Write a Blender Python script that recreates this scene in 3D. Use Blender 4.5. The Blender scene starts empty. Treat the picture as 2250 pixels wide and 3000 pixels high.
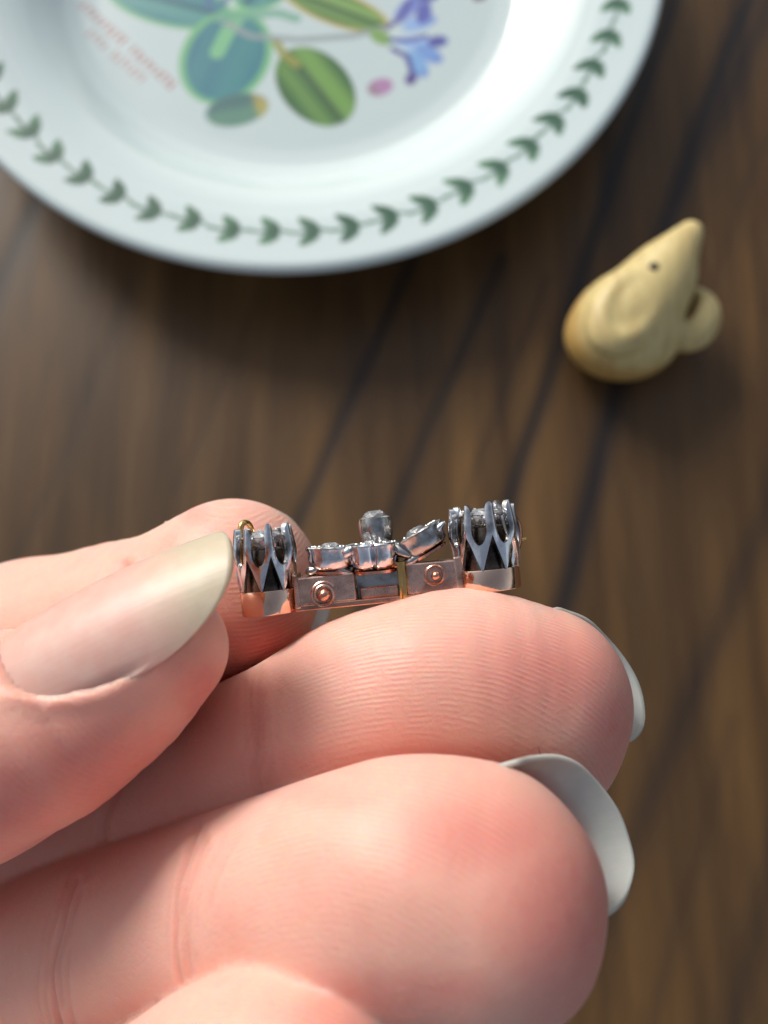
import bpy, bmesh, math, random
import numpy as np
from mathutils import Matrix, Vector
random.seed(4); RNG = np.random.default_rng(7)

# ------------------------------------------------------------------ camera, sky, sun, exposure
sc = bpy.context.scene
IMW, IMH, F = 1659.0, 2212.0, 1843.3          # photograph measured on a 1659 x 2212 sheet, focal length in its pixels
PITCH = math.radians(77.0); CAM_Z = 0.1915
cam_d = bpy.data.cameras.new('camera'); cam = bpy.data.objects.new('camera', cam_d)
sc.collection.objects.link(cam); sc.camera = cam
cam.location = (0, 0, CAM_Z); cam.rotation_euler = (math.pi/2 - PITCH, 0, 0)
cam_d.sensor_fit = 'HORIZONTAL'; cam_d.sensor_width = 26.0; cam_d.lens = 26.0*F/IMW
cam_d.clip_start = 0.005; cam_d.clip_end = 20
cam_d.dof.use_dof = True; cam_d.dof.focus_distance = 0.0588; cam_d.dof.aperture_fstop = 31

SUN_EL, SUN_AZ = math.radians(29), math.radians(-36)   # azimuth from +Y (image up), negative = left
w = bpy.data.worlds.new('World'); sc.world = w; w.use_nodes = True
nt = w.node_tree; bg = nt.nodes['Background']
sky = nt.nodes.new('ShaderNodeTexSky'); sky.sky_type = 'NISHITA'; sky.sun_disc = False
sky.sun_elevation = SUN_EL; sky.sun_rotation = SUN_AZ
sky.air_density = 1.0; sky.dust_density = 2.5; sky.ozone_density = 1.0
hs = nt.nodes.new('ShaderNodeHueSaturation'); hs.inputs['Saturation'].default_value = .5   # thin bright haze
nt.links.new(sky.outputs[0], hs.inputs['Color']); nt.links.new(hs.outputs[0], bg.inputs[0]); bg.inputs[1].default_value = 0.145
sd = bpy.data.lights.new('sun', 'SUN'); so = bpy.data.objects.new('sun', sd); sc.collection.objects.link(so)
sd.energy = 3.4; sd.angle = math.radians(25); sd.color = (1.0, 0.965, 0.90)
sdir = Vector((math.sin(SUN_AZ)*math.cos(SUN_EL), math.cos(SUN_AZ)*math.cos(SUN_EL), math.sin(SUN_EL)))
so.rotation_euler = sdir.to_track_quat('Z', 'Y').to_euler(); so.location = sdir*2
vs = sc.view_settings; vs.view_transform = 'Standard'; vs.look = 'None'; vs.exposure = -0.16; vs.gamma = 1
vs.use_curve_mapping = False
sc.render.engine = 'CYCLES'
sc.cycles.use_denoising = True
sc.cycles.use_adaptive_sampling = True; sc.cycles.adaptive_threshold = .02
sc.cycles.max_bounces = 7; sc.cycles.caustics_reflective = True

# ------------------------------------------------------------------ helpers
MCAM = Matrix.Translation((0, 0, CAM_Z)) @ Matrix.Rotation(math.pi/2 - PITCH, 4, 'X')
MC = np.array(MCAM)
def cs(u, v, d):                                # sheet pixel + depth (mm) -> camera frame, mm
    return np.array([(u-IMW/2)/F*d, -(v-IMH/2)/F*d, -d])
def c2w(p):                                     # camera frame mm -> world m
    p = np.asarray(p, float)*0.001
    return p @ MC[:3, :3].T + MC[:3, 3]
def at(u, v, z):                                # sheet pixel -> world point at height z (m)
    r = c2w(cs(u, v, 1000.0)) - MC[:3, 3]
    return MC[:3, 3] + r*((z-CAM_Z)/r[2])
def srgb(r, g, b):
    f = lambda c: ((c/255+0.055)/1.055)**2.4 if c > 10 else c/255/12.92
    return (f(r), f(g), f(b))
def sstep(a, b, x):
    t = np.clip((x-a)/(b-a), 0, 1); return t*t*(3-2*t)

def mesh(name, V, Fc, smooth=True):
    me = bpy.data.meshes.new(name)
    V = np.asarray(V, np.float32)
    if isinstance(Fc, np.ndarray):
        n, k = Fc.shape
        me.vertices.add(len(V)); me.vertices.foreach_set('co', V.ravel())
        me.loops.add(n*k); me.loops.foreach_set('vertex_index', Fc.astype(np.int32).ravel())
        me.polygons.add(n)
        me.polygons.foreach_set('loop_start', np.arange(0, n*k, k, dtype=np.int32))
        me.polygons.foreach_set('loop_total', np.full(n, k, np.int32))
        me.update(calc_edges=True); me.validate()
    else:
        me.from_pydata([tuple(map(float, v)) for v in V], [], Fc)
    if smooth:
        me.polygons.foreach_set('use_smooth', np.ones(len(me.polygons), bool))
    me.update()
    return me
def link(name, me, mat, parent=None, loc=(0, 0, 0)):
    o = bpy.data.objects.new(name, me); sc.collection.objects.link(o)
    if me is not None and mat is not None and not me.materials: me.materials.append(mat)
    o.parent = parent; o.location = loc
    return o
def tag(o, label, cat=None, group=None, kind=None):
    if label: o['label'] = label
    if cat: o['category'] = cat
    if group: o['group'] = group
    if kind: o['kind'] = kind
    return o
def fattr(me, name, vals):
    a = me.attributes.new(name, 'FLOAT', 'POINT'); a.data.foreach_set('value', np.asarray(vals, np.float32))
def cattr(me, name, cols):
    a = me.attributes.new(name, 'FLOAT_COLOR', 'POINT')
    c = np.ones((len(cols), 4), np.float32); c[:, :3] = cols; a.data.foreach_set('color', c.ravel())

# ---- node material helper
class Mat:
    def __init__(s, name):
        s.m = bpy.data.materials.new(name); s.m.use_nodes = True
        s.t = s.m.node_tree; s.b = s.t.nodes['Principled BSDF']
    def n(s, typ, **kw):
        nd = s.t.nodes.new('ShaderNode'+typ)
        for k, v in kw.items(): setattr(nd, k, v)
        return nd
    def put(s, sock, v):
        if isinstance(v, bpy.types.NodeSocket): s.t.links.new(v, sock)
        elif isinstance(v, bpy.types.Node): s.t.links.new(v.outputs[0], sock)
        else: sock.default_value = v
    def set(s, **kw):
        for k, v in kw.items():
            k = k.replace('_', ' ')
            if isinstance(v, tuple) and len(v) == 3 and s.b.inputs[k].type == 'RGBA': v = (*v, 1)
            s.put(s.b.inputs[k], v)
        return s
    def attr(s, name, out='Fac'):
        a = s.n('Attribute'); a.attribute_name = name; return a.outputs[out]
    def math(s, op, a, b=0.0, c=None):
        nd = s.n('Math', operation=op); s.put(nd.inputs[0], a); s.put(nd.inputs[1], b)
        if c is not None: s.put(nd.inputs[2], c)
        return nd.outputs[0]
    def mix(s, f, a, b, blend='MIX'):
        nd = s.n('MixRGB', blend_type=blend)
        s.put(nd.inputs[0], f)
        for i, v in ((1, a), (2, b)):
            s.put(nd.inputs[i], (*v, 1) if isinstance(v, tuple) else v)
        return nd.outputs[0]
    def coord(s, which='Object', scale=(1, 1, 1), rot=(0, 0, 0)):
        tc = s.n('TexCoord'); mp = s.n('Mapping')
        s.t.links.new(tc.outputs[which], mp.inputs[0])
        mp.inputs['Scale'].default_value = scale; mp.inputs['Rotation'].default_value = rot
        return mp.outputs[0]
    def noise(s, vec, scale, detail=3, rough=.5, dist=0.0):
        nd = s.n('TexNoise'); s.put(nd.inputs['Vector'], vec)
        nd.inputs['Scale'].default_value = scale; nd.inputs['Detail'].default_value = detail
        nd.inputs['Roughness'].default_value = rough; nd.inputs['Distortion'].default_value = dist
        return nd.outputs[0]
    def ramp(s, f, stops):
        nd = s.n('ValToRGB'); s.put(nd.inputs[0], f); cr = nd.color_ramp
        while len(cr.elements) < len(stops): cr.elements.new(0.5)
        for e, (p, c) in zip(cr.elements, stops):
            e.position = p; e.color = (*c, 1) if len(c) == 3 else c
        return nd.outputs[0]
    def bump(s, h, strength=.3, dist=.001, normal=None):
        nd = s.n('Bump'); nd.inputs['Strength'].default_value = strength; nd.inputs['Distance'].default_value = dist
        s.put(nd.inputs['Height'], h)
        if normal is not None: s.put(nd.inputs['Normal'], normal)
        return nd.outputs[0]

# ---- signed-distance modelling: rounded chains, meshed with surface nets
def resample(pts, per=5):
    P = np.array(pts, float); n = len(P); out = []
    for i in range(n-1):
        p0, p1, p2, p3 = P[max(i-1, 0)], P[i], P[i+1], P[min(i+2, n-1)]
        for k in range(per):
            t = k/per
            out.append(0.5*((2*p1)+(-p0+p2)*t+(2*p0-5*p1+4*p2-p3)*t*t+(-p0+3*p1-3*p2+p3)*t**3))
    out.append(P[-1]); return np.array(out)
def chain_from_px(pts, per=5):
    return resample([[*cs(u, v, d), r*d/F] for u, v, d, r in pts], per)
def d_chain(p, C):
    best = np.full(len(p), 1e3, np.float32)
    for i in range(len(C)-1):
        a, b = C[i, :3].astype(np.float32), C[i+1, :3].astype(np.float32)
        ra, rb = np.float32(C[i, 3]), np.float32(C[i+1, 3])
        ab = b-a; pa = p-a
        t = np.clip(pa @ ab/max(float(ab@ab), 1e-9), 0, 1)
        q = pa - t[:, None]*ab
        best = np.minimum(best, np.sqrt(np.einsum('ij,ij->i', q, q)) - (ra+t*(rb-ra)))
    return best
def d_ell(p, c, r, R=None):
    q = p-np.asarray(c, np.float32)
    if R is not None: q = q @ np.asarray(R, np.float32)
    r = np.asarray(r, np.float32)
    k0 = np.linalg.norm(q/r, axis=1); k1 = np.linalg.norm(q/(r*r), axis=1)
    return k0*(k0-1)/np.maximum(k1, 1e-6)
def smin(a, b, k):
    h = np.maximum(k-np.abs(a-b), 0)/k
    return np.minimum(a, b)-h*h*k*0.25
def smax(a, b, k): return -smin(-a, -b, k)
def chunked(f, p, n=1500000):
    return np.concatenate([f(p[i:i+n]) for i in range(0, len(p), n)]) if len(p) else np.zeros(0, np.float32)
def surface_net(f, lo, hi, h, project=2):
    lo = np.array(lo, float); hi = np.array(hi, float); m = 4
    nc = np.ceil((hi-lo)/(h*m)).astype(int)
    nf = nc*m+1
    g = [lo[i]+np.arange(nc[i]+1)*h*m for i in range(3)]
    cp = np.stack(np.meshgrid(*g, indexing='ij'), -1).reshape(-1, 3).astype(np.float32)
    cv = chunked(f, cp).reshape(nc+1)
    mn = np.full(nc, 1e9, np.float32)
    for dx in (0, 1):
        for dy in (0, 1):
            for dz in (0, 1):
                mn = np.minimum(mn, np.abs(cv[dx:dx+nc[0], dy:dy+nc[1], dz:dz+nc[2]]))
    act = mn < h*m*1.85
    val = np.repeat(np.repeat(np.repeat(cv[:-1, :-1, :-1], m, 0), m, 1), m, 2)
    val = np.pad(val, ((0, 1),)*3, mode='edge').astype(np.float32)
    am = np.repeat(np.repeat(np.repeat(act, m, 0), m, 1), m, 2)
    am = np.pad(am, ((0, 1),)*3)
    am2 = am.copy()
    am2[1:] |= am[:-1]; t = am2.copy(); am2[:, 1:] |= t[:, :-1]; t = am2.copy(); am2[:, :, 1:] |= t[:, :, :-1]
    idx = np.argwhere(am2)
    val[am2] = chunked(f, (lo+idx*h).astype(np.float32))
    ins = val < 0
    cnt = np.zeros(nf-1, np.int8)
    for dx in (0, 1):
        for dy in (0, 1):
            for dz in (0, 1):
                cnt += ins[dx:dx+nf[0]-1, dy:dy+nf[1]-1, dz:dz+nf[2]-1]
    cell = (cnt > 0) & (cnt < 8)
    ci = np.argwhere(cell)
    vid = np.full(nf-1, -1, np.int32); vid[cell] = np.arange(len(ci))
    acc = np.zeros((len(ci), 3)); num = np.zeros(len(ci))
    cor = [(x, y, z) for x in (0, 1) for y in (0, 1) for z in (0, 1)]
    for a in cor:
        for b in cor:
            if sum(abs(a[i]-b[i]) for i in range(3)) == 1 and a < b:
                va = val[ci[:, 0]+a[0], ci[:, 1]+a[1], ci[:, 2]+a[2]]
                vb = val[ci[:, 0]+b[0], ci[:, 1]+b[1], ci[:, 2]+b[2]]
                s = (va < 0) != (vb < 0)
                t = np.where(s, va/np.where(s, va-vb, 1), 0)
                pt = np.array(a)+t[:, None]*(np.array(b)-np.array(a))
                acc += pt*s[:, None]; num += s
    V = lo+(ci+acc/num[:, None])*h
    faces = []
    for ax in range(3):
        sl0 = [slice(1, -1)]*3; sl0[ax] = slice(0, -1)
        sl1 = list(sl0); sl1[ax] = slice(1, None)
        a = ins[tuple(sl0)]; b = ins[tuple(sl1)]
        e = np.argwhere(a != b); flip = a[a != b]
        off = np.ones(3, int); off[ax] = 0
        e = e+off
        o1, o2 = [(i) for i in range(3) if i != ax]
        def gv(d1, d2):
            q = e.copy(); q[:, o1] -= d1; q[:, o2] -= d2
            return vid[q[:, 0], q[:, 1], q[:, 2]]
        quad = np.stack([gv(1, 1), gv(0, 1), gv(0, 0), gv(1, 0)], 1)
        if ax == 1: flip = ~flip
        quad[~flip] = quad[~flip][:, ::-1]
        faces.append(quad)
    Fc = np.concatenate(faces); Fc = Fc[(Fc >= 0).all(1)]
    for _ in range(project):
        p = V.astype(np.float32)
        gn = grad(f, p, h*0.35)
        d = chunked(f, p)
        V = V-np.clip(d, -h, h)[:, None]*gn
    return V, Fc
def grad(f, p, e=0.1):
    k = np.array([[1, -1, -1], [-1, -1, 1], [-1, 1, -1], [1, 1, 1]], np.float32)
    g = sum(k[i]*chunked(f, p+k[i]*np.float32(e))[:, None] for i in range(4))
    return g/np.maximum(np.linalg.norm(g, axis=1, keepdims=True), 1e-9)
def poly_dist(U, Vv, pl):                        # distance of image points to a polyline, px
    best = np.full(len(U), 1e9)
    for (x0, y0), (x1, y1) in zip(pl[:-1], pl[1:]):
        dx, dy = x1-x0, y1-y0
        t = np.clip(((U-x0)*dx+(Vv-y0)*dy)/(dx*dx+dy*dy), 0, 1)
        best = np.minimum(best, np.hypot(U-x0-t*dx, Vv-y0-t*dy))
    return best
def to_px(p):
    d = -p[:, 2]; return p[:, 0]/d*F+IMW/2, -p[:, 1]/d*F+IMH/2

# ------------------------------------------------------------------ table
def build_table():
    # dense in the part the lens sees, coarse outside
    def axis(lo, hi, dlo, dhi, fine, coarse):
        return np.unique(np.concatenate([np.arange(lo, dlo, coarse), np.arange(dlo, dhi, fine), np.arange(dhi, hi+1e-6, coarse)]).round(5))
    xs = axis(-.45, .55, -.13, .13, .0012, .02); ys = axis(-.35, .55, -.09, .24, .0015, .02)
    X, Y = np.meshgrid(xs, ys, indexing='ij'); nx, ny = X.shape
    x, y = X.ravel(), Y.ravel()
    veins = [ # dark grain veins: pixel polyline, width mm, strength
        ([(1640, -60), (1440, 480), (1290, 1010), (1150, 1560), (1010, 2100)], 1.5, 1.0),
        ([(1480, -80), (1240, 640), (1105, 1070), (960, 1560), (800, 2150)], 1.15, .95),
        ([(1080, 560), (868, 1070), (640, 1700)], .95, .7),
        ([(905, 520), (648, 1126), (390, 1800)], .95, .8),
        ([(1180, 600), (1015, 1060), (930, 1300)], .7, .35),
        ([(1650, 300), (1490, 760)], .8, .25),
        ([(1740, 880), (1560, 1340), (1300, 2000)], 1.7, .55),
        ([(1720, 1650), (1570, 2260)], 1.7, .45),
        ([(1580, 1560), (1400, 2250)], 1.0, .25),
        ([(80, 430), (20, 560), (-60, 760)], 1.5, .8),
        ([(330, 520), (250, 700), (160, 930), (40, 1200)], 1.0, .25),
        ([(560, 640), (470, 860), (380, 1060)], .7, .25),
        ([(1690, -40), (1620, 90), (1580, 180), (1500, 330)], 2.2, .75)]
    mask = np.zeros(len(x))
    inner = (np.abs(x) < .14) & (y > -.1) & (y < .25)
    for pl, wd, st in veins:
        P2 = [tuple(at(u, v, 0)[:2]*1000) for u, v in pl]
        P2 = resample([[*p, 0] for p in P2], 6)[:, :2]
        wob = .3*np.sin(y*1000/13.7+wd*31)+.12*np.sin(y*1000/4.1+wd*11)
        d = np.full(len(x), 99.)
        d[inner] = poly_dist(x[inner]*1000+wob[inner], y[inner]*1000, [tuple(p) for p in P2])
        mask = np.maximum(mask, st*np.exp(-(d/(wd*1.95))**2))
    gx, gy = np.meshgrid(np.arange(nx-1), np.arange(ny-1), indexing='ij')
    i0 = (gx*ny+gy).ravel()
    Fc = np.stack([i0, i0+ny, i0+ny+1, i0+1], 1)
    me = mesh('tabletop', np.stack([x, y, -.0001*mask], 1), Fc)
    fattr(me, 'vein', mask)
    m = Mat('stained_wood')
    vec = m.coord('Object', scale=(1, 0.09, 1), rot=(0, 0, math.radians(-19)))
    n1 = m.noise(vec, 80, 5, .6, .25); n2 = m.noise(vec, 420, 4, .6); n3 = m.noise(m.coord('Object', scale=(1, .35, 1), rot=(0, 0, math.radians(-19))), 22, 3)
    c = m.ramp(n1, [(.28, srgb(66, 46, 25)), (.5, srgb(98, 71, 39)), (.74, srgb(130, 96, 53))])
    c = m.mix(m.math('MULTIPLY', m.ramp(n3, [(.35, (0, 0, 0)), (.7, (1, 1, 1))]), .5), c, srgb(56, 43, 29))
    c = m.mix(.2, c, m.ramp(n2, [(.3, srgb(40, 28, 18)), (.7, srgb(120, 90, 54))]), 'OVERLAY')
    c = m.mix(m.math('MULTIPLY', m.attr('vein'), .9), c, srgb(24, 23, 26))
    m.set(Base_Color=c, Roughness=m.math('ADD', m.math('MULTIPLY', n1, .2), .36), Normal=m.bump(n2, .12, .0003))
    m.set(Specular_IOR_Level=.4)
    o = link('tabletop', me, m.m); tag(o, 'dark brown stained wooden tabletop with near-black grain veins', None, None, 'structure')
    # the board's edge and underside
    bm = bmesh.new(); bmesh.ops.create_cube(bm, size=1)
    for v in bm.verts:
        v.co = Vector((.05+v.co.x*.998, .1+v.co.y*.898, -.017+v.co.z*.03))
    bmesh.ops.bevel(bm, geom=bm.edges[:], offset=.003, segments=2, affect='EDGES')
    me2 = bpy.data.meshes.new('board'); bm.to_mesh(me2); bm.free()
    fattr(me2, 'vein', np.zeros(len(me2.vertices)))
    link('board', me2, m.m, o)
build_table()

# ------------------------------------------------------------------ plate
PC = np.array([-.0227, .1858]); PR = .092; ZR = .020; ZW = .0062
def build_plate():
    prof = [(0, ZW), (30, ZW), (52, ZW+.0001), (56.5, ZW+.0006), (60, ZW+.0022), (64, ZW+.0055), (68, ZW+.0085), (71, ZW+.0100),
            (73.6, ZW+.0109), (74.8, ZW+.0114), (75.3, ZW+.0111), (75.9, ZW+.0116), (79, ZW+.0123), (84, ZW+.0130), (88.3, ZW+.0137), (90.2, ZW+.0141), (91.4, ZW+.0138),
            (92, ZW+.0128), (91.6, ZW+.0113), (90, ZW+.0102), (84, ZW+.0082), (74, ZW+.0046), (66, ZW-.001), (60, .0030), (57.4, .0006), (55.5, .0003), (54, .0022), (30, .0024), (0, .0024)]
    C = []
    for (r0, z0), (r1, z1) in zip(prof[:-1], prof[1:]):
        n = max(1, int(math.hypot(r1-r0, (z1-z0)*1000)/.55))
        C += [(r0+(r1-r0)*k/n, z0+(z1-z0)*k/n) for k in range(n)]
    C.append(prof[-1]); C = np.array(C)
    C[:, 0] *= .001
    for _ in range(3): C[2:-2] = (C[1:-3]+2*C[2:-2]+C[3:-1])/4
    na = 1120; nr = len(C)
    ph = np.linspace(0, 2*np.pi, na, endpoint=False)
    X = C[:, 0][:, None]*np.cos(ph); Y = C[:, 0][:, None]*np.sin(ph); Z = np.repeat(C[:, 1][:, None], na, 1)
    V = np.stack([X, Y, Z], -1).reshape(-1, 3)
    i, j = np.meshgrid(np.arange(nr-1), np.arange(na), indexing='ij')
    a = i*na+j; b = i*na+(j+1) % na
    Fc = np.stack([a, a+na, b+na, b], -1).reshape(-1, 4)
    me = mesh('plate', V, Fc)
    # printed decoration, in plate millimetres
    x, y = V[:, 0]*1000, V[:, 1]*1000
    top = (np.arange(len(V))//na) < int(nr*.56)
    col = np.tile(np.array(srgb(200, 214, 213)), (len(V), 1))
    def paint(mask, c, op=1.0):
        mk = (mask*op*top)[:, None]; col[:] = col*(1-mk)+np.array(srgb(*c))*mk
    def pp(u, v, z=ZW): return (at(u, v, z)[:2]-PC)*1000
    def ell(c, ax, L, W, soft=.5):
        dx, dy = x-c[0], y-c[1]; a = dx*ax[0]+dy*ax[1]; b = -dx*ax[1]+dy*ax[0]
        q = np.hypot(a/L, b/W); return 1-sstep(1-soft/W, 1+soft/W, q), a/L, b/W
    def leaf(p0, p1, W, dark, light, edge=None, vein=True, wav=0):
        p0, p1 = pp(*p0), pp(*p1); c = (p0+p1)/2; d = p1-p0; L = np.hypot(*d)/2; ax = d/np.hypot(*d)
        m_, a, b = ell(c, ax, L, W)
        if edge: paint(m_, edge)
        ins_, a2, b2 = ell(c, ax, L*.9, W*.84) if edge else (m_, a, b)
        paint(ins_, dark)
        paint(ins_*sstep(.1, .9, 1-np.abs(b-.35)*1.6)*.8, light)
        paint(ins_*sstep(.2, 1, 1-np.abs(b+.45)*2.0)*.55, light)
        if vein: paint(ins_*(1-sstep(.03, .12, np.abs(b))), tuple(int(t*.6) for t in dark), .7)
    def stroke(pts, wd, c, op=1):
        pl = [tuple(pp(*p)) for p in pts]
        d = poly_dist(x, y, pl); paint(1-sstep(wd*.5, wd*.5+.5, d), c, op)
    T, G = (58, 122, 138), (120, 185, 130)
    leaf((500, 40), (230, -30), 7.5, T, (96, 160, 150), G)
    leaf((520, 20), (640, -120), 8, T, (110, 175, 150), G)
    leaf((420, -60), (250, -170), 9, T, (96, 160, 150), G)
    leaf((600, -60), (700, -200), 8, (60, 120, 50), (130, 180, 90), None)
    leaf((530, 25), (445, 225), 11.5, T, (70, 140, 140), G, vein=False)
    stroke([(520, 30), (490, 75), (470, 115)], 3.4, (135, 200, 140), .85)
    m_, a, b = ell(pp(512, 240), np.array([.97, .25]), 7.8, 4.6, .6); paint(m_, (96, 140, 120)); paint(m_*sstep(-.2, .5, b), (70, 105, 110), .8); paint(m_*sstep(.45, .8, a), (190, 170, 70), .8)
    leaf((622, 112), (742, 266), 8.8, (52, 98, 36), (122, 168, 72))
    stroke([(596, 92), (612, 118), (640, 140)], 1.9, (150, 150, 60), .9)
    leaf((610, -25), (840, 62), 5.2, (62, 104, 40), (140, 178, 90), (196, 170, 60))
    stroke([(470, 40), (540, 80), (650, 88), (760, 80), (835, 62)], 1.3, (150, 160, 160), .9)
    stroke([(470, 40), (600, 30), (640, 42)], 2.2, (110, 170, 140), .8)
    stroke([(480, 10), (520, -40)], 1.5, (80, 110, 150), .8); stroke([(455, 20), (440, -60)], 1.5, (80, 110, 150), .8)
    m_, a, b = ell(pp(822, 82), np.array([.8, -.6]), 3.2, 2.0); paint(m_, (128, 165, 84))
    for (u, v, L, W, ang, c) in [(880, 20, 5.2, 2.1, 55, (118, 132, 204)), (905, 52, 4.6, 2.2, 20, (150, 180, 226)), (900, 95, 5.2, 2.2, -5, (160, 190, 230)), (915, 30, 3.5, 2, 80, (92, 96, 176)),
                              (925, 118, 4.0, 2.2, -35, (122, 156, 214)), (900, 140, 4.4, 2.3, -60, (128, 172, 220)), (945, 92, 2.6, 1.8, 10, (84, 84, 160)), (888, 172, 2.0, 1.5, 70, (92, 72, 138)), (930, -15, 4, 2.6, 40, (88, 92, 172))]:
        m_, a, b = ell(pp(u, v), np.array([math.cos(math.radians(ang)), math.sin(math.radians(ang))]), L, W); paint(m_, c)
        paint(m_*sstep(.3, .95, a), (96, 110, 190), .5)
    stroke([(838, 60), (862, 45), (885, 5)], .8, (84, 78, 150)); stroke([(845, 88), (885, 90), (920, 80)], .8, (90, 90, 165)); stroke([(848, 108), (880, 125), (892, 165)], .9, (84, 78, 150))
    m_, a, b = ell(pp(822, 190), np.array([.9, .4]), 3.2, 2.4, .6); paint(m_, (178, 130, 172)); paint(m_*sstep(0, .7, -a), (150, 128, 132), .8)
    m_, a, b = ell(pp(1035, -2), np.array([1, .2]), 1.8, 1, .5); paint(m_, (120, 92, 96))
    # two lines of small red-brown lettering, too small to read
    for (a0, a1, n, hgt, op) in [((178, 12), (378, 192), 19, 1.5, .85), ((192, 72), (312, 176), 12, 1.5, .6)]:
        p0, p1 = pp(*a0), pp(*a1); d = (p1-p0)/np.hypot(*(p1-p0)); nn = np.array([-d[1], d[0]]); LT = np.hypot(*(p1-p0))
        s = (x-p0[0])*d[0]+(y-p0[1])*d[1]; q = (x-p0[0])*nn[0]+(y-p0[1])*nn[1]
        for k in range(n):
            if (n == 19 and k == 9) or (n == 12 and k in (4,)): continue
            c0 = (k+.5)*LT/n; h_ = hgt*(.8+.35*random.random()); 
            box = (1-sstep(.15, .5, np.abs(s-c0-.25*(k % 2))))*(1-sstep(h_*.7, h_, np.abs(q)))
            box2 = (1-sstep(.4, .8, np.abs(s-c0)))*(1-sstep(.1, .5, np.abs(q-h_*(.6 if k % 3 else -.6))))
            paint(np.maximum(box, box2), (176, 92, 84), op)
    # leaf garland round the rim
    r = np.hypot(x, y); phi = np.arctan2(y, x); RG = 81.6; N = 56; st = 2*np.pi/N
    k = np.round((phi-math.radians(-86.2))/st); ds = ((phi-math.radians(-86.2))-k*st)*RG; dr = r-RG
    band = (np.abs(dr) < 6)
    jit = np.sin(k*12.9898)*.9; ds = ds+.35*np.sin(k*7.1); dr = dr+.3*np.sin(k*3.7)
    paint(band*(1-sstep(.2, .7, np.abs(dr+.3*np.sin(ds*.7)))), (46, 96, 60), .9)
    for sg, ln in ((1, 1.0), (-1, 1.06)):
        # leaflet from the node (ds=2.1) swept back to (ds=-1.8, dr=+-3.1), a tapered teardrop
        ax = np.array([-3.9, 4.0*sg]); L = np.hypot(*ax)*ln*(1+.1*jit); ax = ax/np.hypot(*ax)
        px, py = ds-2.6, dr+.3*sg
        t = (px*ax[0]+py*ax[1])/L; b = (-px*ax[1]+py*ax[0])
        wdt = 3.3*np.sqrt(np.clip(t, 0, 1))*np.clip(1.08-t, 0, 1)**.85
        mk = (1-sstep(wdt-.3, wdt+.3, np.abs(b-.2*sg*t*t)))*((t > 0) & (t < 1.08))
        paint(band*mk, (26, 76, 46)); paint(band*mk*sstep(.2, .9, t)*(.45+.4*np.sin(k*5.3)), (84, 132, 92))
    cattr(me, 'print', col)
    m = Mat('glazed_earthenware')
    nz = m.noise(m.coord('Object'), 60, 3)
    base = m.mix(m.math('MULTIPLY', nz, .12), m.attr('print', 'Color'), srgb(192, 207, 207))
    m.set(Base_Color=base, Roughness=.22, Specular_IOR_Level=.5, Coat_Weight=.6, Coat_Roughness=.04, Normal=m.bump(m.noise(m.coord('Object'), 45, 2), .06, .002))
    o = link('plate', me, m.m, loc=(PC[0], PC[1], .0003))
    tag(o, 'round white glazed plate with green leaf garland rim and botanical flower print', 'plate')
build_plate()

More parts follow.
